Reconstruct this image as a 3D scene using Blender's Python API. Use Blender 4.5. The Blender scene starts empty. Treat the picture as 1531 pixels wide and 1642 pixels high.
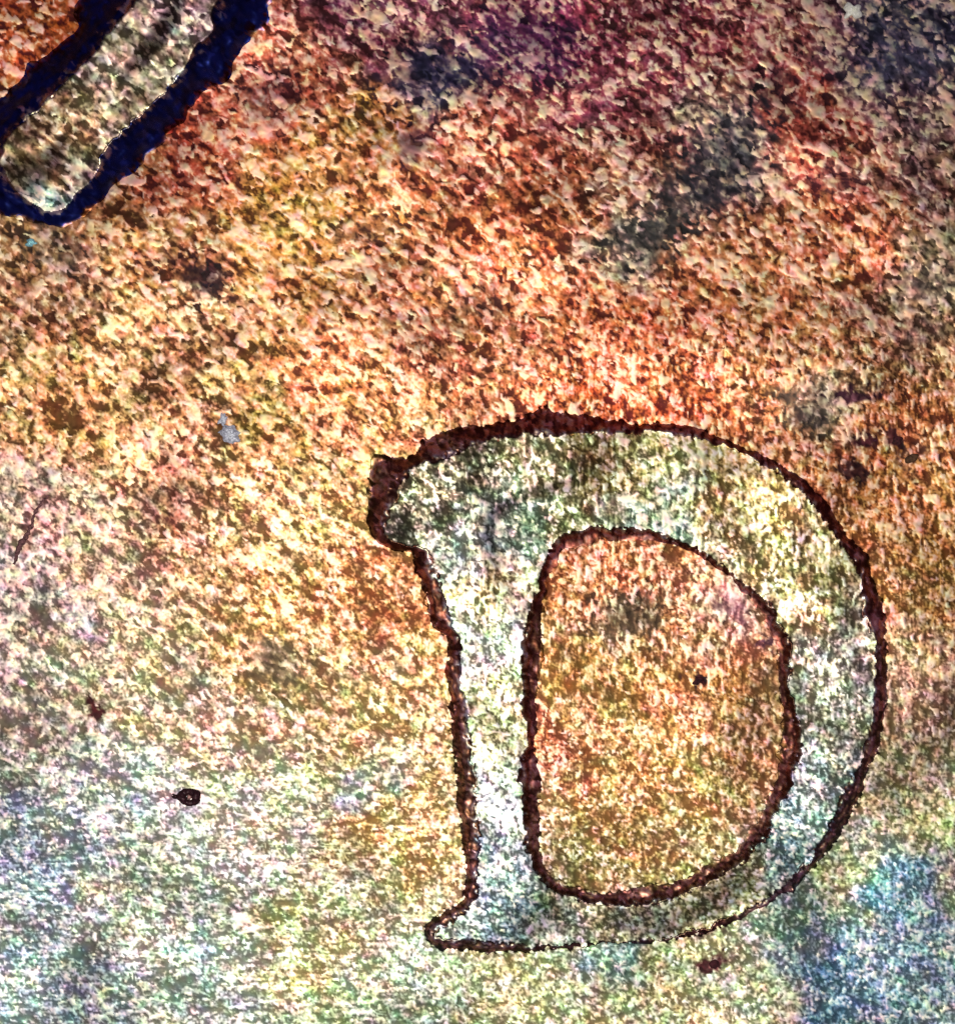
import bpy, math, random
import numpy as np

random.seed(4)
rng = np.random.default_rng(11)
scene = bpy.context.scene
COL = scene.collection

# ------------------------------------------------------------------ units
# one unit = a hundred pixels of the photograph (about a tenth of a millimetre of coin)
W, H = 1531.0, 1642.0
def ux(px): return (px - W / 2) / 100.0
def uy(py): return (H / 2 - py) / 100.0

# ------------------------------------------------------------------ camera
cd = bpy.data.cameras.new('camera'); cam = bpy.data.objects.new('camera', cd); COL.objects.link(cam)
CAMZ = 60.0
cam.location = (0, 0, CAMZ)
cd.sensor_fit = 'VERTICAL'; cd.sensor_height = 24.0
cd.lens = 24.0 * CAMZ / (H / 100.0)
cd.clip_start = 0.5; cd.clip_end = 500
scene.camera = cam

# ------------------------------------------------------------------ world: dim bluish room
w = bpy.data.worlds.new('World'); scene.world = w; w.use_nodes = True
bg = w.node_tree.nodes['Background']
bg.inputs['Color'].default_value = (0.25, 0.16, 0.44, 1)
bg.inputs['Strength'].default_value = 0.27

# ------------------------------------------------------------------ lamps of the microscope
def area(name, loc, target, size, power, color, size_y=None):
    l = bpy.data.lights.new(name, 'AREA'); l.energy = power; l.color = color
    l.shape = 'DISK'; l.size = size
    if size_y: l.shape = 'ELLIPSE'; l.size_y = size_y
    o = bpy.data.objects.new(name, l); COL.objects.link(o)
    o.location = loc
    from mathutils import Vector
    d = Vector(target) - Vector(loc)
    o.rotation_euler = d.to_track_quat('-Z', 'Y').to_euler()
    return o
area('microscope_lamp', (-3.0, -6.0, 44.0), (0, -2, 0), 16.0, 12800, (1.0, 0.98, 0.93))

scene.view_settings.view_transform = 'Standard'
scene.view_settings.look = 'None'
scene.view_settings.exposure = 0.0
scene.view_settings.gamma = 1.0
scene.cycles.use_denoising = False
scene.cycles.max_bounces = 3

# ------------------------------------------------------------------ sampling grid (photo pixels)
STEP = 1.7
MARG = 50
fx = np.arange(-MARG, W + MARG, STEP)
fy = np.arange(-MARG, H + MARG, STEP)
NX, NY = len(fx), len(fy)
X, Y = np.meshgrid(fx, fy)              # rows: y downwards as in the photograph
S = np.stack

def filt_noise(sx, sy=None, ang=0.0, seed=0, lo=0.0):
    """white noise smoothed by an anisotropic gaussian; sx along direction ang (degrees, y down)."""
    sy = sy or sx
    r = np.random.default_rng(seed)
    n = r.standard_normal((NY, NX))
    ky = np.fft.fftfreq(NY, STEP)[:, None] * 2 * np.pi
    kx = np.fft.rfftfreq(NX, STEP)[None, :] * 2 * np.pi
    a = math.radians(ang); c, s = math.cos(a), math.sin(a)
    u = kx * c + ky * s; v = -kx * s + ky * c
    f = np.exp(-0.5 * ((u * sx) ** 2 + (v * sy) ** 2))
    if lo: f = f * (1 - np.exp(-0.5 * ((kx ** 2 + ky ** 2) * lo * lo)))
    o = np.fft.irfft2(np.fft.rfft2(n) * f, s=(NY, NX))
    return o / o.std()

def slope_norm(h):
    gy, gx = np.gradient(h, STEP)
    return h / math.sqrt((gx ** 2 + gy ** 2).mean())

def smooth01(a, b, x):
    t = np.clip((x - a) / (b - a), 0, 1); return t * t * (3 - 2 * t)

def gauss(cx, cy, rx, ry=None):
    ry = ry or rx
    return np.exp(-0.5 * (((X - cx) / rx) ** 2 + ((Y - cy) / ry) ** 2))

# ------------------------------------------------------------------ grain of the struck metal
left = 1 - smooth01(480, 900, X)
low = smooth01(1050, 1350, Y)
w_diag = np.clip(left * (1 - 0.55 * low) + 0.8 * (1 - smooth01(350, 800, Y)), 0.22, 1)
w_vert = np.clip((1 - left) * 0.80 * (0.30 + 0.70 * smooth01(300, 800, Y)) * (1 - 0.45 * low), 0.08, 1)
w_hori = np.clip(left * low * 0.75 + 0.2 * low, 0.0, 1)
w_iso = 0.45 + 0.3 * low
jw1, jw2 = filt_noise(4, 4, 0, 61), filt_noise(4, 4, 0, 62)
def chips(cell_u, cell_v, ang, seed):
    """grains: jittered cells of cell_u x cell_v pixels, long axis turned by ang; one random value per grain,
    and the distance to the grain's rim."""
    r = np.random.default_rng(seed)
    a = math.radians(ang); c, s_ = math.cos(a), math.sin(a)
    qx = X + 0.30 * cell_v * jw1; qy = Y + 0.30 * cell_v * jw2
    u = (qx * c + qy * s_) / cell_u; v = (-qx * s_ + qy * c) / cell_v
    u -= u.min() - 2; v -= v.min() - 2
    nu, nv = int(u.max()) + 3, int(v.max()) + 3
    ju = r.uniform(0.0, 1.0, (nv, nu)); jv = r.uniform(0.0, 1.0, (nv, nu)); val = r.normal(0, 1, (nv, nu))
    iu, iv = u.astype(int), v.astype(int)
    best = np.full(u.shape, 1e9); sec = np.full(u.shape, 1e9); out = np.zeros(u.shape)
    for dv in (-1, 0, 1):
        for du in (-1, 0, 1):
            ku, kv = np.clip(iu + du, 0, nu - 1), np.clip(iv + dv, 0, nv - 1)
            d = np.hypot(u - (ku + ju[kv, ku]), v - (kv + jv[kv, ku]))
            m = d < best
            sec = np.where(m, best, np.minimum(sec, d))
            best = np.where(m, d, best); out = np.where(m, val[kv, ku], out)
    return out, sec - best

def blur(a, sg):
    ky = np.fft.fftfreq(NY, STEP)[:, None] * 2 * np.pi; kx = np.fft.rfftfreq(NX, STEP)[None, :] * 2 * np.pi
    return np.fft.irfft2(np.fft.rfft2(a) * np.exp(-0.5 * sg * sg * (kx * kx + ky * ky)), s=(NY, NX))

top = 1 - smooth01(250, 800, Y)
sets = [(11, 6.5, 42, 1), (18, 10.5, 38, 7), (10, 5.5, 88, 2), (9, 4.6, 6, 3), (5, 4.4, 20, 4), (12, 9, 60, 5)]
pick = [w_diag, w_diag * 0.75 + 0.25 * top, w_vert, w_hori * 0.9, 0.30 + 0.75 * low, 0.35 + 0.55 * top]
pick = S([p + 0.28 * filt_noise(11, 8, 30, 70 + i) for i, p in enumerate(pick)], 0)
sel = pick.argmax(0)
cv = [chips(*q) for q in sets]
VAL = blur(np.choose(sel, [q[0] for q in cv]), 0.4); RIM = np.choose(sel, [q[1] for q in cv])
def unit(n): return n / n.std()
n_diag = unit(filt_noise(6.0, 2.6, 40, 1)); n_vert = unit(filt_noise(2.0, 6.5, 0, 2)); n_hori = unit(filt_noise(6.5, 1.8, 0, 3)); n_iso = unit(filt_noise(2.8, 2.8, 0, 4))
NOI = (w_diag * n_diag + 0.8 * w_vert * n_vert + w_hori * n_hori + w_iso * n_iso) / np.sqrt(w_diag ** 2 + 0.64 * w_vert ** 2 + w_hori ** 2 + w_iso ** 2)
CLUMP = filt_noise(17, 11, 30, 9)
GR = unit(0.95 * VAL + 0.55 * NOI + 0.25 * CLUMP)          # clean grains high, oxide between them low
lcd_v = filt_noise(1.1, 11.0, 0, 15); lcd_h = filt_noise(11.0, 1.1, 0, 16)
# fine regular lines of a display's pixel grid, painted into the grain in patches
pat_v = smooth01(-0.3, 0.9, filt_noise(20, 34, 0, 17)); pat_h = smooth01(-0.3, 0.9, filt_noise(34, 20, 0, 18))
lines_v = np.sin(2 * np.pi * (X + 0.8 * jw1) / 5.3) * pat_v; lines_h = np.sin(2 * np.pi * (Y + 0.8 * jw2) / 5.3) * pat_h
speck = filt_noise(1.15, 1.15, 0, 19)
g_iso = slope_norm(filt_noise(3.0, 3.0, 0, 14))
big = slope_norm(filt_noise(45, 45, 0, 6))
RELIEF = 0.05
FIELD = slope_norm(blur(GR, 1.0)) * RELIEF * (1 - 0.25 * low) + 0.025 * g_iso + big * 0.05    # height in photo pixels

# ------------------------------------------------------------------ outlines read off the photograph
OUT_BASE = [(596,748),(601,734),(616,730),(660,730),(669,712),(684,700),(706,690),(743,685),(795,680),(834,670),(871,654),(900,659),(952,666),(985,670),(1030,680),(1085,680),(1113,683),(1147,701),(1194,718),(1226,732),(1262,752),(1288,763),(1309,791),(1335,819),(1361,862),(1382,895),(1398,930),(1410,965),(1418,1000),(1424,1047),(1423,1105),(1418,1146),(1412,1199),(1390,1230),(1382,1274),(1361,1314),(1343,1342),(1322,1368),(1300,1394),(1274,1423),(1239,1446),(1206,1464),(1169,1483),(1138,1494),(1106,1502),(1038,1512),(960,1518),(900,1521),(852,1525),(786,1526),(718,1522),(692,1512),(684,1491),(695,1472),(726,1454),(744,1433),(745,1386),(739,1344),(734,1292),(729,1245),(726,1228),(724,1189),(718,1137),(716,1098),(710,1071),(714,1030),(709,1015),(691,991),(685,960),(675,931),(664,910),(660,889),(636,884),(607,868),(591,842),(589,824),(592,780)]
OUT_FACE = [(651,772),(664,748),(690,742),(717,734),(743,719),(782,709),(821,701),(847,694),(887,701),(946,698),(1006,694),(1069,697),(1103,705),(1160,720),(1215,743),(1257,769),(1283,789),(1301,814),(1322,840),(1348,874),(1367,902),(1377,947),(1384,992),(1397,1030),(1401,1060),(1397,1100),(1393,1146),(1387,1183),(1375,1215),(1362,1248),(1340,1290),(1313,1340),(1288,1379),(1260,1414),(1230,1437),(1198,1457),(1160,1473),(1122,1490),(1038,1507),(960,1513),(900,1515),(852,1516),(800,1506),(750,1501),(716,1503),(704,1492),(726,1475),(755,1449),(768,1423),(766,1386),(768,1339),(765,1292),(763,1245),(760,1228),(755,1189),(752,1142),(744,1105),(737,1066),(731,1019),(722,981),(706,947),(698,907),(688,878),(660,872),(636,868),(622,852),(624,826),(640,800)]
IN_FACE = [(871,892),(880,878),(897,862),(917,853),(948,847),(978,845),(1017,847),(1048,852),(1082,863),(1121,879),(1147,897),(1179,926),(1215,953),(1236,979),(1251,1004),(1262,1030),(1266,1055),(1265,1080),(1266,1105),(1272,1136),(1280,1172),(1280,1209),(1267,1246),(1257,1282),(1236,1321),(1214,1353),(1185,1384),(1148,1407),(1091,1436),(1051,1446),(1025,1452),(978,1451),(919,1440),(886,1425),(864,1407),(855,1386),(844,1352),(838,1305),(834,1261),(829,1241),(833,1215),(840,1197),(838,1150),(836,1097),(837,1045),(840,1006),(846,980),(853,957),(863,933),(870,910)]
IN_BASE = [(889,905),(900,886),(925,878),(965,870),(1005,868),(1043,871),(1095,881),(1134,904),(1160,926),(1178,940),(1203,968),(1222,992),(1235,1018),(1243,1045),(1246,1075),(1248,1105),(1254,1136),(1257,1167),(1252,1195),(1246,1217),(1240,1248),(1227,1282),(1207,1317),(1188,1345),(1163,1369),(1127,1391),(1078,1413),(1025,1422),(994,1427),(950,1430),(905,1418),(880,1397),(870,1376),(864,1330),(864,1292),(866,1267),(866,1228),(858,1202),(856,1176),(862,1137),(866,1085),(868,1032),(870,996),(872,965),(876,940)]
NUM_BASE = [(700,-330),(575,-160),(500,-75),(439,0),(430,40),(389,76),(364,122),(316,157),(288,201),(247,238),(217,276),(178,306),(150,332),(125,356),(94,364),(47,356),(0,341),(-50,310),(-62,262),(-45,205),(0,157),(30,136),(46,104),(85,79),(112,50),(132,0),(200,-85),(300,-210),(420,-360),(560,-420)]
NUM_FACE = [(610,-340),(500,-190),(420,-85),(352,0),(346,42),(329,75),(295,110),(276,138),(245,169),(204,207),(176,238),(157,276),(125,313),(103,332),(75,340),(47,326),(19,301),(12,266),(28,219),(63,182),(91,157),(125,125),(166,82),(188,53),(219,28),(236,0),(300,-85),(380,-195),(470,-310),(545,-360)]

def smooth_loop(P, k=4):
    P = np.array(P, float); n = len(P); out = []
    for i in range(n):
        p0, p1, p2, p3 = P[i - 1], P[i], P[(i + 1) % n], P[(i + 2) % n]
        for j in range(k):
            t = j / k
            out.append(0.5 * ((2 * p1) + (-p0 + p2) * t + (2 * p0 - 5 * p1 + 4 * p2 - p3) * t * t + (-p0 + 3 * p1 - 3 * p2 + p3) * t ** 3))
    return np.array(out)

def signed(P, x, y):
    """distance to a closed outline, positive inside"""
    P = smooth_loop(P); Q = np.roll(P, -1, 0)
    d2 = np.full(x.shape, 1e12); ins = np.zeros(x.shape, bool)
    for (ax, ay), (bx, by) in zip(P, Q):
        ex, ey = bx - ax, by - ay
        L = ex * ex + ey * ey + 1e-9
        t = np.clip(((x - ax) * ex + (y - ay) * ey) / L, 0, 1)
        d2 = np.minimum(d2, (x - ax - t * ex) ** 2 + (y - ay - t * ey) ** 2)
        if abs(ey) > 1e-9:
            ins ^= ((ay > y) != (by > y)) & (x < ex * (y - ay) / ey + ax)
    return np.where(ins, 1, -1) * np.sqrt(d2)

wx = filt_noise(4, 4, 0, 21) * 1.5 + filt_noise(14, 14, 0, 23) * 1.6; wy = filt_noise(4, 4, 0, 22) * 1.5 + filt_noise(14, 14, 0, 24) * 1.6
def window(P, pad=24):
    a = np.array(P)
    i0 = max(0, int((a[:, 1].min() - pad - fy[0]) / STEP)); i1 = min(NY, int((a[:, 1].max() + pad - fy[0]) / STEP))
    j0 = max(0, int((a[:, 0].min() - pad - fx[0]) / STEP)); j1 = min(NX, int((a[:, 0].max() + pad - fx[0]) / STEP))
    return slice(i0, i1), slice(j0, j1)

def ramp(base, face, x, y, r0=0.0, r1=0.0):
    d0 = signed(base, x, y) + r0; d1 = signed(face, x, y) + r1
    t = np.where(d1 >= 0, 1.0, np.where(d0 <= 0, 0.0, d0 / (np.abs(d0) + np.abs(d1) + 1e-6)))
    return t, d0, d1

wd = window(OUT_BASE)
xx, yy = X[wd] + wx[wd], Y[wd] + wy[wd]
rag = 1.9 * np.clip(GR, -1.6, 1.6)[wd]
tO, dO0, dO1 = ramp(OUT_BASE, OUT_FACE, xx, yy, -rag, rag)
dI0 = -signed(IN_BASE, xx, yy) - rag; dI1 = -signed(IN_FACE, xx, yy) + rag
tI = np.where(dI1 >= 0, 1.0, np.where(dI0 <= 0, 0.0, dI0 / (np.abs(dI0) + np.abs(dI1) + 1e-6)))
LT = np.minimum(tO, tI); LOUTER = tO <= tI
LD = np.minimum(dO0, dI0)                # signed distance to the foot of the letter
wn = window(NUM_BASE)
wn_x = filt_noise(9, 9, 0, 25) * 2.5 + filt_noise(4, 4, 0, 27) * 1.2; wn_y = filt_noise(9, 9, 0, 26) * 2.5 + filt_noise(4, 4, 0, 28) * 1.2
tN, dN0, dN1 = ramp(NUM_BASE, NUM_FACE, X[wn] + wn_x[wn], Y[wn] + wn_y[wn])

def profile(t, outer, thick):
    """outer flanks rise steeply from the foot and round off; flanks of the opening start gently and end steeply"""
    po = np.interp(t, [0, 0.04, 0.10, 0.42, 0.52, 1.0], [0, 0.006, 0.06, 0.70, 0.76, 1.0])
    pk = np.interp(t, [0, 0.05, 0.12, 0.75, 0.85, 1.0], [0, 0.006, 0.05, 0.85, 0.92, 1.0])
    pi = np.interp(t, [0, 0.12, 0.50, 0.60, 0.93, 1.0], [0, 0.02, 0.20, 0.28, 0.96, 1.0])
    return np.where(outer, po * (1 - thick) + pk * thick, pi)
THICK = np.clip(gauss(620, 790, 70) + gauss(860, 685, 190, 45) + gauss(1300, 850, 130, 150), 0, 1)

def local_height(d0, d1, lo, hi, sg, wi):
    """flanks of about forty five degrees: the relief is as high as the flank is wide"""
    m = ((d0 > 0) & (d1 < 0)).astype(float); wdt = np.clip(d0 - d1, lo, hi) * m
    A = np.zeros((NY, NX)); B = np.zeros((NY, NX)); A[wi] = wdt; B[wi] = m
    return (blur(A, sg) / np.maximum(blur(B, sg), 1e-3))[wi]
LET_H = 0.9 * np.clip(local_height(np.minimum(dO0, dI0), np.where(LOUTER, dO1, dI1), 14, 44, 38, wd), 14, 44) * (1 - 0.90 * gauss(985, 1517, 85, 40) - 0.75 * gauss(1205, 1462, 50, 40))[wd]
NUM_H = 1.0 * np.clip(local_height(dN0, dN1, 20, 110, 30, wn), 20, 110) * (1 - 0.55 * gauss(60, 345, 75, 45))[wn]
lface = filt_noise(26, 26, 0, 31)
LETZ = LET_H * profile(LT, LOUTER, THICK[wd]) + FIELD[wd] * np.clip(np.where(LT > 0.97, 1.0, 1.0 - 1.5 * LT), 0.5, 1.0) + 0.15 + 0.45 * np.clip(4 * LT * (1 - LT), 0, 1) * unit(blur(GR, 1.4))[wd] + 1.6 * lface[wd] * (LT > 0.97)
LETZ = np.where(LD < 0, FIELD[wd] + LD * 0.8, LETZ)
NUMZ = NUM_H * np.where(tN < 0.12, 4.4 * tN * tN, 0.0634 + 1.0643 * (tN - 0.12)) + FIELD[wn] * np.clip(np.where(tN > 0.97, 1.1, 1.0 - 2.2 * tN), 0.2, 1.1) + 0.15
NUMZ = np.where(dN0 < 0, FIELD[wn] + dN0 * 0.8, NUMZ)

# ------------------------------------------------------------------ toning of the copper (its own colour, plus some light and dark painted in)
def lin(c):
    c = np.array(c, float) / 255.0
    return np.where(c <= 0.04045, c / 12.92, ((c + 0.055) / 1.055) ** 2.4)

TONE_FIELD = [  # darker purple tones at the top also carry the dimmer light there
 (60,20,70,(214,120,80)),(600,40,90,(150,90,110)),(880,30,110,(160,80,110)),(700,120,70,(90,85,110)),(1040,60,90,(150,80,90)),(1450,60,90,(100,98,116)),
 (1450,180,90,(140,110,110)),(1180,230,70,(118,112,108)),(1010,400,60,(125,115,100)),(1290,200,80,(200,110,95)),(1350,380,90,(205,130,95)),(600,200,90,(226,165,110)),(760,230,90,(205,125,100)),
 (450,150,80,(210,125,100)),(330,250,70,(205,110,90)),(450,330,90,(232,180,110)),(800,380,100,(220,140,100)),(220,400,80,(205,150,105)),(80,480,90,(180,140,105)),(330,440,40,(130,80,80)),
 (1480,450,80,(170,155,130)),(700,500,100,(205,140,105)),(1000,520,100,(218,130,95)),(1000,640,90,(228,130,85)),(1250,520,100,(215,150,105)),(500,620,100,(220,150,105)),(100,650,110,(226,180,125)),(320,560,90,(205,165,120)),
 (450,650,80,(232,195,125)),(60,800,70,(208,186,172)),(150,850,80,(216,190,170)),(30,950,80,(196,188,178)),(280,800,80,(215,165,135)),(430,850,90,(220,180,135)),(420,980,90,(226,180,120)),(600,780,80,(220,190,130)),(600,950,90,(218,160,110)),
 (450,1060,50,(160,140,105)),(620,1130,80,(215,185,135)),(600,1260,40,(185,190,190)),(250,1080,90,(215,200,170)),(120,1100,90,(208,198,180)),(160,1310,90,(190,197,194)),(50,1380,70,(182,194,203)),(260,1450,90,(197,202,184)),(400,1330,70,(205,210,185)),
 (640,1340,60,(226,195,130)),(500,1530,80,(206,199,152)),(620,1600,80,(199,204,178)),(300,1600,110,(200,208,195)),(60,1580,90,(195,205,205)),(850,1590,90,(210,205,160)),(1080,1600,80,(220,212,165)),(1000,1530,40,(180,205,200)),(1340,1560,55,(132,180,202)),(1430,1420,55,(140,184,202)),(1300,1500,60,(176,198,196)),(1480,1560,60,(166,190,200)),
 (1500,1300,80,(222,212,170)),(1350,1420,40,(210,210,160)),(1200,1570,60,(205,205,170)),(1480,1100,80,(222,190,155)),(1470,900,80,(228,180,115)),(1480,720,80,(215,150,100)),(1330,640,40,(150,130,105)),(1400,780,60,(222,155,100)),
 (960,920,60,(205,140,96)),(1000,990,40,(130,105,75)),(930,1090,60,(212,176,110)),(1090,1120,60,(218,164,104)),(1060,1270,80,(218,174,110)),(950,1390,50,(165,145,90)),(1180,970,40,(196,156,136)),(1180,1200,60,(212,174,120)),(1120,1370,50,(180,165,110)),(900,1200,40,(190,110,80)),
]
TONE_LETTER = [
 (640,800,45,(106,99,76)),(690,770,50,(136,129,102)),(740,740,45,(116,109,82)),(760,880,50,(198,197,184)),(850,830,45,(128,143,122)),(900,780,50,(148,141,102)),(960,750,50,(168,151,102)),(1060,720,50,(204,195,139)),(1200,800,70,(222,195,134)),(1100,840,40,(183,199,180)),(1000,830,30,(178,191,174)),
 (1300,930,70,(204,187,134)),(1330,1050,50,(173,163,149)),(1340,1150,60,(180,177,152)),(1310,1240,45,(168,183,178)),(1250,1340,45,(158,187,182)),(1140,1430,60,(208,197,148)),(1000,1480,60,(204,199,164)),(900,1480,50,(184,195,164)),(800,1400,50,(168,185,190)),(800,1290,50,(203,215,206)),(800,1150,60,(222,209,160)),(790,1030,50,(208,207,194)),(780,950,50,(214,193,148)),
]
TONE_NUM = [(300,20,60,(150,130,125)),(180,90,60,(190,175,150)),(80,230,60,(185,150,120)),(100,310,40,(165,170,165))]

def tone(points):
    num = np.zeros((NY, NX, 3)); den = np.zeros((NY, NX)) + 1e-9
    sx = X + 16 * filt_noise(14, 14, 0, 41); sy = Y + 16 * filt_noise(14, 14, 0, 42)
    for cx, cy, r, c in points:
        d2 = ((sx - cx) ** 2 + (sy - cy) ** 2) / (r * r)
        g = 1.0 / (0.15 + d2) ** 2
        num += g[..., None] * lin(c); den += g
    return num / den[..., None]

tint = S([filt_noise(5.0, 4.0, 38, 51), filt_noise(5.0, 4.0, 38, 52), filt_noise(5.0, 4.0, 38, 53)], -1)
mott = filt_noise(24, 16, 36, 54)
tint2 = S([filt_noise(17, 12, 38, 57), filt_noise(17, 12, 38, 58), filt_noise(17, 12, 38, 59)], -1)
GRC = 1.12 * GR - 0.08 + 0.12 * (1 - smooth01(500, 800, Y)) - 0.34 * smooth01(650, 1000, Y) - 0.18 * low + 0.20 * mott + 0.30 * np.clip(w_diag, 0, 1) * filt_noise(34, 3.6, 37, 91) + 0.58 * speck * (0.45 + 0.55 * smooth01(400, 900, Y)) + 0.34 * lines_v * (0.15 + 0.85 * w_vert) + 0.30 * lines_h * np.clip(w_hori, 0, 1) + 0.30 * lcd_v * np.clip(0.2 + w_vert * smooth01(500, 800, Y), 0, 1) * 0.5 + 0.26 * lcd_h * np.clip(w_hori + 0.15, 0, 1)  # terms in Y put a vertical balance against the lamp into the colour
def toned(points, dark=None, lift=None, shift=0.0, sat=1.0, hue=0.055):
    """dark oxide between the grains, the toning colour, and paler grains that stand in for sparkle"""
    deep = (1 - smooth01(500, 1200, Y))[..., None]
    if dark is None: dark = 0.18 - 0.08 * deep
    if lift is None: lift = 0.52 + 0.14 * deep
    c = tone(points); mean = c.mean(-1, keepdims=True); c = np.clip(mean + (sat + 0.14 * deep) * (c - mean), 0.01, 1)
    c = np.clip(c * np.exp(hue * tint2), 0.01, 0.95)
    dk = dark * (c / c.max(-1, keepdims=True)) ** 1.5 * c.max(-1, keepdims=True)
    pale = c + lift * ((np.array([1.0, 0.92, 0.76]) * (1 - 0.7 * deep) + 0.7 * deep * np.array([1.0, 0.80, 0.54])) * 0.97 - c)  # sparkle painted in as pale grain colour
    k = np.clip(GRC + shift, -1.7, 1.7)[..., None]
    lo_w = np.clip(-(k - 0.25) / 1.6, 0, 1); hi_w = np.clip((k - 0.25) / 1.15, 0, 1)
    o = c * 0.8 * (1 - lo_w) + dk * lo_w
    o = o * (1 - hi_w) + pale * hi_w
    return np.clip(o * np.exp(0.09 * tint), 0.006, 0.97)
up = (1 - smooth01(1050, 1500, Y))[..., None]
CF = toned(TONE_FIELD) * (np.array([0.94, 0.82, 0.76]) * up + np.array([0.95, 0.95, 0.94]) * (1 - up)); CL = toned(TONE_LETTER, 0.12, 0.78, 0.12 + 0.50 * gauss(800, 1150, 60, 260) - 0.18 * gauss(1340, 1080, 80, 200) - 0.10 * gauss(760, 780, 160, 70), 1.0, 0.05); CN = toned(TONE_NUM, 0.10, 0.65, -0.25)
SPOTS = [(1090,325,60,50,-50,.72,(48,46,48)),(1240,150,40,40,0,.4,(60,40,60)),(1119,1092,12,9,0,.9,(60,16,20)),(424,1372,14,11,0,.6,(90,66,40)),(60,812,18,8,-45,.55,(110,60,56)),(45,850,18,9,-65,.6,(104,58,54)),(28,888,18,9,-60,.55,(104,58,54)),(668,228,24,30,35,.4,(70,30,56)),  # px, py, rx, ry, angle, strength of the dark stain, colour
 (330,448,40,26,38,.9,(40,16,24)),(262,412,36,12,0,.6,(84,40,34)),(1300,650,54,38,5,.75,(86,78,66)),(1370,632,44,12,-4,.95,(60,24,40)),(1300,672,24,11,8,.7,(40,28,34)),(1364,760,24,14,25,.95,(46,18,22)),
 (1395,707,18,14,-20,.95,(70,22,34)),(1438,706,16,13,20,.95,(60,20,28)),(1461,735,22,12,-25,.5,(80,50,46)),(157,1132,15,13,0,1.,(64,18,20)),(1119,1092,15,10,0,.95,(60,16,20)),(1145,1546,16,14,0,.95,(70,24,30)),
 (1135,1492,28,9,-14,.7,(70,34,40)),(1170,974,30,16,40,.5,(110,64,80)),(1223,1034,14,10,0,.6,(50,24,60)),(1005,985,56,42,0,.72,(70,56,40)),(440,1060,48,36,30,.6,(84,74,54)),(430,1050,14,9,30,.5,(60,40,30)),
 (1160,250,60,90,35,.78,(44,44,52)),(1030,390,80,40,-30,.72,(48,48,46)),(700,120,80,46,-10,.75,(36,34,62)),(840,70,80,60,0,.55,(44,24,70)),(1450,90,110,70,0,.6,(44,44,66)),(660,230,22,30,35,.6,(70,30,56)),(590,370,50,24,0,.4,(70,44,44)),
 (430,150,50,50,0,.35,(60,40,60)),(1340,290,44,30,0,.4,(70,40,60)),(95,400,60,34,20,.55,(56,54,50)),(770,475,40,28,0,.4,(70,56,56)),(1500,450,40,30,0,.4,(80,74,70)),(700,800,60,40,0,.2,(80,80,70)),(268,838,16,8,50,.5,(80,44,44)),(860,1140,20,44,0,.25,(120,60,56)),(1095,1420,60,20,-20,.4,(80,60,40)),(560,600,20,10,40,.3,(80,40,30))]
for px, py, rx, ry, an, st, col in SPOTS:
    a = math.radians(an); dx, dy = X + 2.5 * wx - px, Y + 2.5 * wy - py
    q = np.hypot((dx * math.cos(a) + dy * math.sin(a)) / rx, (-dx * math.sin(a) + dy * math.cos(a)) / ry)
    k = (st * np.clip(1.3 * (1 - smooth01(0.3, 1.5, q + 0.22 * GR)), 0, 1))[..., None]
    CF = CF * (1 - k) + k * lin(col) * np.exp(0.5 * GR)[..., None]
CF = np.clip(CF, 0.005, 0.97)
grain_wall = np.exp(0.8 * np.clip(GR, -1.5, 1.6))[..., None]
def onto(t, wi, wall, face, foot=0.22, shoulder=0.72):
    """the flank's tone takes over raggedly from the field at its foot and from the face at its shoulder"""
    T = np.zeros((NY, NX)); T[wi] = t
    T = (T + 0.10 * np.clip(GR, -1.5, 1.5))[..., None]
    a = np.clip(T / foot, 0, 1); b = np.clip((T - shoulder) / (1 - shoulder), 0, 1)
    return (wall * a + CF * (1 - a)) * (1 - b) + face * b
C_WALL = onto(LT, wd, np.clip(0.6 * lin((156, 82, 76)) * grain_wall + 0.5 * CF, 0.01, 0.9), CL)      # copper-red flanks of the letter, part of their shade put into the colour
C_NUMWALL = onto(tN, wn, np.clip(lin((40, 50, 112)) * np.exp(0.30 * GR)[..., None], 0.01, 0.9), CN, 0.16, 0.84)    # numeral flanks, their dark blue reflection painted into the colour

# ------------------------------------------------------------------ materials
def metal(name, rough, metallic=0.9, noise_amt=0.08):
    m = bpy.data.materials.new(name); m.use_nodes = True
    nt = m.node_tree; b = nt.nodes['Principled BSDF']
    at = nt.nodes.new('ShaderNodeAttribute'); at.attribute_name = 'toning'
    tc = nt.nodes.new('ShaderNodeTexCoord')
    no = nt.nodes.new('ShaderNodeTexNoise'); no.inputs['Scale'].default_value = 14.0; no.inputs['Detail'].default_value = 4
    nt.links.new(tc.outputs['Object'], no.inputs['Vector'])
    mr = nt.nodes.new('ShaderNodeMapRange')
    mr.inputs['To Min'].default_value = rough - noise_amt; mr.inputs['To Max'].default_value = rough + noise_amt
    nt.links.new(no.outputs['Fac'], mr.inputs['Value'])
    nt.links.new(mr.outputs['Result'], b.inputs['Roughness'])
    nt.links.new(at.outputs['Color'], b.inputs['Base Color'])
    b.inputs['Metallic'].default_value = metallic
    return m
M_FIELD = metal('toned_copper', 0.47, 0.85)
M_FACE = metal('worn_copper', 0.47, 0.85)
M_NUMWALL = metal('blue_shade_flank', 0.34, 1.0, 0.04)
M_WALL = metal('copper_flank', 0.43, 1.0, 0.05)

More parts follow.
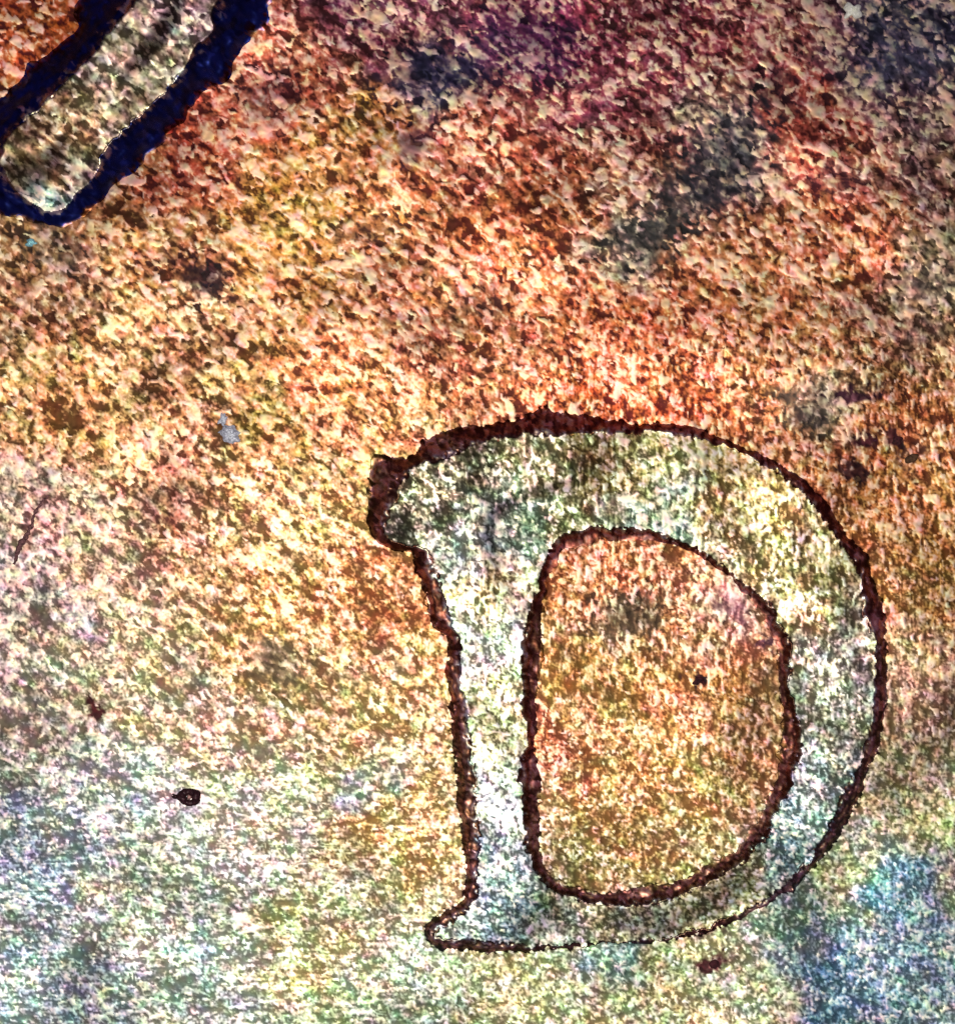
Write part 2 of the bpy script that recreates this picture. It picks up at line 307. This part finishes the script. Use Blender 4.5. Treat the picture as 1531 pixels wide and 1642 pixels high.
def plain(name, color, rough, metallic=0.0, scale=30.0, spread=0.35, bump=0.0):
    m = bpy.data.materials.new(name); m.use_nodes = True
    nt = m.node_tree; b = nt.nodes['Principled BSDF']
    tc = nt.nodes.new('ShaderNodeTexCoord')
    no = nt.nodes.new('ShaderNodeTexNoise'); no.inputs['Scale'].default_value = scale; no.inputs['Detail'].default_value = 5
    nt.links.new(tc.outputs['Object'], no.inputs['Vector'])
    cr = nt.nodes.new('ShaderNodeValToRGB')
    lo = [max(0, v * (1 - spread)) for v in color]; hi = [min(1, v * (1 + spread)) for v in color]
    cr.color_ramp.elements[0].position = 0.3; cr.color_ramp.elements[0].color = (*lo, 1)
    cr.color_ramp.elements[1].position = 0.7; cr.color_ramp.elements[1].color = (*hi, 1)
    nt.links.new(no.outputs['Fac'], cr.inputs['Fac']); nt.links.new(cr.outputs['Color'], b.inputs['Base Color'])
    b.inputs['Roughness'].default_value = rough; b.inputs['Metallic'].default_value = metallic; b.inputs['Specular IOR Level'].default_value = 0.2
    if bump:
        bp = nt.nodes.new('ShaderNodeBump'); bp.inputs['Strength'].default_value = bump; bp.inputs['Distance'].default_value = 0.03
        nt.links.new(no.outputs['Fac'], bp.inputs['Height']); nt.links.new(bp.outputs['Normal'], b.inputs['Normal'])
    return m

# ------------------------------------------------------------------ mesh builders
def link(name, me, parent=None, mat=None):
    o = bpy.data.objects.new(name, me); COL.objects.link(o)
    if parent: o.parent = parent
    if mat: me.materials.append(mat)
    return o

def grid_mesh(name, gx, gy, z, col, keep, mat, parent):
    """quads of a height field (photo pixels) where keep is true"""
    ny, nx = z.shape
    idx = np.arange(ny * nx).reshape(ny, nx)
    a, b, c, d = idx[:-1, :-1][keep], idx[1:, :-1][keep], idx[1:, 1:][keep], idx[:-1, 1:][keep]
    q = S([a, b, c, d], -1)
    used, inv = np.unique(q, return_inverse=True)
    q = inv.reshape(-1, 4)
    co = S([(gx.ravel()[used] - W / 2) / 100, (H / 2 - gy.ravel()[used]) / 100, z.ravel()[used] / 100], -1)
    me = bpy.data.meshes.new(name)
    me.vertices.add(len(co)); me.vertices.foreach_set('co', co.astype(np.float32).ravel())
    me.loops.add(q.size); me.loops.foreach_set('vertex_index', q.astype(np.int32).ravel())
    me.polygons.add(len(q)); me.polygons.foreach_set('loop_start', (np.arange(len(q)) * 4).astype(np.int32))
    me.polygons.foreach_set('use_smooth', np.ones(len(q), bool))
    me.update(calc_edges=True)
    at = me.color_attributes.new('toning', 'FLOAT_COLOR', 'POINT')
    rgba = np.ones((len(co), 4), np.float32); rgba[:, :3] = col.reshape(-1, 3)[used]
    at.data.foreach_set('color', rgba.ravel())
    return link(name, me, parent, mat)

def quadmean(a): return 0.25 * (a[:-1, :-1] + a[1:, :-1] + a[1:, 1:] + a[:-1, 1:])

# ------------------------------------------------------------------ the coin
coin = bpy.data.objects.new('coin', None); COL.objects.link(coin)
coin.location = (0, 0, 0); coin.empty_display_size = 2
coin['label'] = 'toned bronze coin under the microscope with a raised letter D'
coin['category'] = 'coin'

# field: fine grid in view, stretched rows and columns beyond it
sx_ = fx.copy(); sy_ = fy.copy()
EX = 90
def stretch(v, lo, hi):
    v = v.copy()
    n = 14
    for s, k in ((slice(n - 1, None, -1), -1),):
        pass
    g = np.cumsum(STEP * 1.42 ** np.arange(1, n + 1))
    v[:n] = (v[n] - g)[::-1]; v[-n:] = v[-n - 1] + g
    return v
SX, SY = np.meshgrid(stretch(fx, 0, W), stretch(fy, 0, H))
keep = np.ones((NY - 1, NX - 1), bool)
k = quadmean(LT) < 0.9; keep[wd[0].start:wd[0].stop - 1, wd[1].start:wd[1].stop - 1] &= k
k = quadmean(tN) < 0.9; keep[wn[0].start:wn[0].stop - 1, wn[1].start:wn[1].stop - 1] &= k
FZ = FIELD.copy()
field = grid_mesh('field', SX, SY, FZ, CF, keep, M_FIELD, coin)

# raised mint letter: face with its outer and inner flanks
def select(arr, wi): return arr[wi[0], wi[1]]
lt = quadmean(LT); ld = quadmean(LD); lo_ = quadmean(LOUTER.astype(float)) > 0.5
inD = ld > -7
letter = grid_mesh('letter', X[wd], Y[wd], LETZ, CL[wd], inD & (lt >= 0.985), M_FACE, coin)
letter['label'] = 'raised capital letter D, pale and worn'
grid_mesh('outer_edge', X[wd], Y[wd], LETZ, C_WALL[wd], inD & (lt < 0.985) & lo_, M_WALL, letter)
grid_mesh('inner_edge', X[wd], Y[wd], LETZ, C_WALL[wd], inD & (lt < 0.985) & ~lo_, M_WALL, letter)
nt_ = quadmean(tN); nd_ = quadmean(dN0)
numeral = grid_mesh('numeral', X[wn], Y[wn], NUMZ, CN[wn], (nd_ > -7) & (nt_ >= 0.985), M_FACE, coin)
numeral['label'] = 'rounded end of a raised numeral'
grid_mesh('edge', X[wn], Y[wn], NUMZ, C_NUMWALL[wn], (nd_ > -7) & (nt_ < 0.985), M_NUMWALL, numeral)

# ------------------------------------------------------------------ marks on the field and specks lying on it
def dome(name, px, py, rx, ry, ang, h, seed, mat, parent=None, rough=0.22, segs=30, rings=7, origin=False, z0=0.0):
    r = np.random.default_rng(seed)
    ph = r.uniform(0, 6.28, 6); am = r.normal(0, 1, 6) * rough / np.sqrt(np.arange(1, 7))
    a = math.radians(-ang); c, s_ = math.cos(a), math.sin(a)
    ox, oy = (ux(px), uy(py)) if origin else (0, 0)
    vs = [(ux(px) - ox, uy(py) - oy, (z0 + h) / 100)]; fs = []
    for i in range(1, rings + 1):
        q = i / rings
        for j in range(segs):
            th = 2 * math.pi * j / segs
            k = 1 + sum(am[m] * math.sin((m + 2) * th + ph[m]) for m in range(6)) * q
            x, y = rx * q * k * math.cos(th), ry * q * k * math.sin(th)
            z = z0 + h * (1 - q ** 3) + (r.normal(0, 0.10 * h) if i < rings else -2.5)
            vs.append((ux(px) - ox + (x * c - y * s_) / 100, uy(py) - oy + (x * s_ + y * c) / 100, z / 100))
    for j in range(segs): fs.append((0, 1 + j, 1 + (j + 1) % segs))
    for i in range(rings - 1):
        for j in range(segs):
            p, q = 1 + i * segs, 1 + (i + 1) * segs; j2 = (j + 1) % segs
            fs.append((p + j, q + j, q + j2, p + j2))
    me = bpy.data.meshes.new(name); me.from_pydata(vs, [], fs); me.polygons.foreach_set('use_smooth', [True] * len(fs))
    o = link(name, me, parent, mat)
    if origin: o.location = (ox, oy, 0)
    return o

M_SPOT = plain('maroon_oxide', (0.055, 0.012, 0.014), 0.75, 0.0, 22, 0.7, 0.4)
M_SPOTP = plain('purple_oxide', (0.10, 0.022, 0.045), 0.75, 0.0, 22, 0.7, 0.4)
M_SPOTB = plain('brown_oxide', (0.09, 0.045, 0.02), 0.75, 0.0, 22, 0.7, 0.4)
M_SPOTD = plain('dark_oxide', (0.035, 0.018, 0.026), 0.75, 0.0, 22, 0.8, 0.4)
M_SPOTR = plain('reddish_groove', (0.17, 0.075, 0.07), 0.75, 0.0, 30, 0.8, 0.4)
for i, (px, py, rx, ry, an, m) in enumerate([
        (157, 1132, 10, 9, 0, M_SPOT), (1119, 1092, 12, 8, 0, M_SPOT), (1395, 707, 14, 10, -20, M_SPOTP), (1438, 706, 12, 10, 20, M_SPOT),
        (1356, 754, 15, 9, 25, M_SPOTD), (1373, 768, 9, 8, 25, M_SPOTB), (1398, 636, 14, 8, -12, M_SPOTP), (1362, 631, 18, 7, 5, M_SPOTD),
        (1300, 672, 19, 8, 8, M_SPOTD), (1145, 1546, 11, 10, 0, M_SPOT), (1133, 1492, 18, 6, -15, M_SPOT), (330, 452, 22, 20, 40, M_SPOTD), (288, 432, 24, 11, 35, M_SPOTP), (262, 411, 26, 9, -5, M_SPOTB),
        (1461, 735, 15, 9, -25, M_SPOTB)]):
    dome('corrosion_spot', px, py, rx * 0.8, ry * 0.8, an, 1.6, 100 + i, m, field, 0.16)

def ribbon(name, pts, wds, h, mat, parent, seed):
    r = np.random.default_rng(seed); P = np.array(pts, float); vs, fs = [], []
    t = np.linspace(0, len(P) - 1, 40); xs = np.interp(t, range(len(P)), P[:, 0]); ys = np.interp(t, range(len(P)), P[:, 1]); ws = np.interp(t, range(len(P)), wds)
    dx, dy = np.gradient(xs), np.gradient(ys); L = np.hypot(dx, dy); nx, ny = -dy / L, dx / L
    for i in range(40):
        w_ = ws[i] * (1 + r.normal(0, 0.25)); j = r.normal(0, 1.0)
        for o, z in ((-1, -2.0), (-0.5, h), (0.5, h), (1, -2.0)):
            vs.append((ux(xs[i] + nx[i] * (o * w_ + j)), uy(ys[i] + ny[i] * (o * w_ + j)), z / 100))
    for i in range(39):
        for k in range(3): fs.append((i * 4 + k, i * 4 + k + 1, i * 4 + k + 5, i * 4 + k + 4))
    me = bpy.data.meshes.new(name); me.from_pydata(vs, [], fs); return link(name, me, parent, mat)
ribbon('scratch', [(80, 793), (66, 806), (55, 825), (50, 845), (40, 862), (30, 880), (22, 905)], [1.5, 3, 3.5, 4, 4, 4, 2], 0.6, M_SPOTR, field, 5)

M_PALE = plain('pale_dust', (0.62, 0.64, 0.70), 0.35, 0.2, 26, 0.5, 0.6)
M_CREAM = plain('cream_dust', (0.85, 0.85, 0.68), 0.4, 0.0, 20, 0.2, 0.4)
M_CYAN = plain('cyan_dust', (0.35, 0.72, 0.72), 0.35, 0.3, 20, 0.4, 0.4)
M_RING = plain('dark_crumb', (0.045, 0.016, 0.018), 0.35, 0.2, 20, 0.6, 0.4)
M_PINK = plain('pink_highlight', (0.55, 0.30, 0.27), 0.4, 0.3, 20, 0.3, 0.3)
def tag(o, label, cat, group=None):
    o['label'] = label; o['category'] = cat
    if group: o['group'] = group
G = 'specks of dust lying on the coin'
f = dome('dust_fleck', 370, 697, 21, 18, 20, 9, 201, M_PALE, None, 0.2, origin=True)
tag(f, 'pale grey lump of dust left of and above the letter D', 'dust', G)
t = dome('tail', -12 + W / 2, H / 2 - -0, 8, 15, 20, 5, 202, M_PALE, f, 0.25); t.location = (0, 0.24, 0)
t2 = dome('tail', -14 + W / 2, H / 2, 10, 19, 5, 4, 203, M_CREAM, f, 0.25); t2.location = (0, -0.34, 0)
f = dome('dust_fleck', 1367, 17, 13, 14, 60, 8, 204, M_CREAM, None, 0.2, origin=True)
tag(f, 'bright cream crumb at the top right on dark metal', 'dust', G)
f = dome('dust_fleck', 50, 389, 9, 7, 10, 5, 205, M_CYAN, None, 0.22, origin=True)
tag(f, 'tiny cyan crumb below the rounded end of the raised numeral', 'dust', G)

# dark crumb made as a ring, its highlight built as a pink dome inside
def ring(name, px, py, rx, ry, tube, mat, seed):
    r = np.random.default_rng(seed); n, m = 32, 10; vs, fs = [], []
    ph = r.uniform(0, 6.28, 4)
    for i in range(n):
        th = 2 * math.pi * i / n; k = 1 + 0.10 * math.sin(2 * th + ph[0]) + 0.08 * math.sin(3 * th + ph[1]) + 0.06 * math.sin(5 * th + ph[2])
        tb = tube * (1 + 0.25 * math.sin(2 * th + ph[3]) + r.normal(0, 0.06))
        for j in range(m):
            a = 2 * math.pi * j / m
            vs.append(((rx * k + tb * math.cos(a)) * math.cos(th) / 100, (ry * k + tb * math.cos(a)) * math.sin(th) / 100, (tb * 0.7 + tb * math.sin(a)) / 100))
    for i in range(n):
        for j in range(m):
            i2, j2 = (i + 1) % n, (j + 1) % m
            fs.append((i * m + j, i2 * m + j, i2 * m + j2, i * m + j2))
    me = bpy.data.meshes.new(name); me.from_pydata(vs, [], fs); me.polygons.foreach_set('use_smooth', [True] * len(fs))
    o = link(name, me, None, mat); o.location = (ux(px), uy(py), 0); return o
f = ring('dust_fleck', 304, 1278, 12, 8.5, 7, M_RING, 7)
tag(f, 'dark ring-shaped crumb on the pale lower left of the coin', 'dust', G)
c0 = dome('highlight', W / 2, H / 2, 6, 4.5, 0, 5, 207, M_PINK, f, 0.15)
c1 = dome('tail', W / 2, H / 2, 11, 4, 12, 4, 208, M_RING, f, 0.25); c1.location = (-0.20, 0.01, 0)
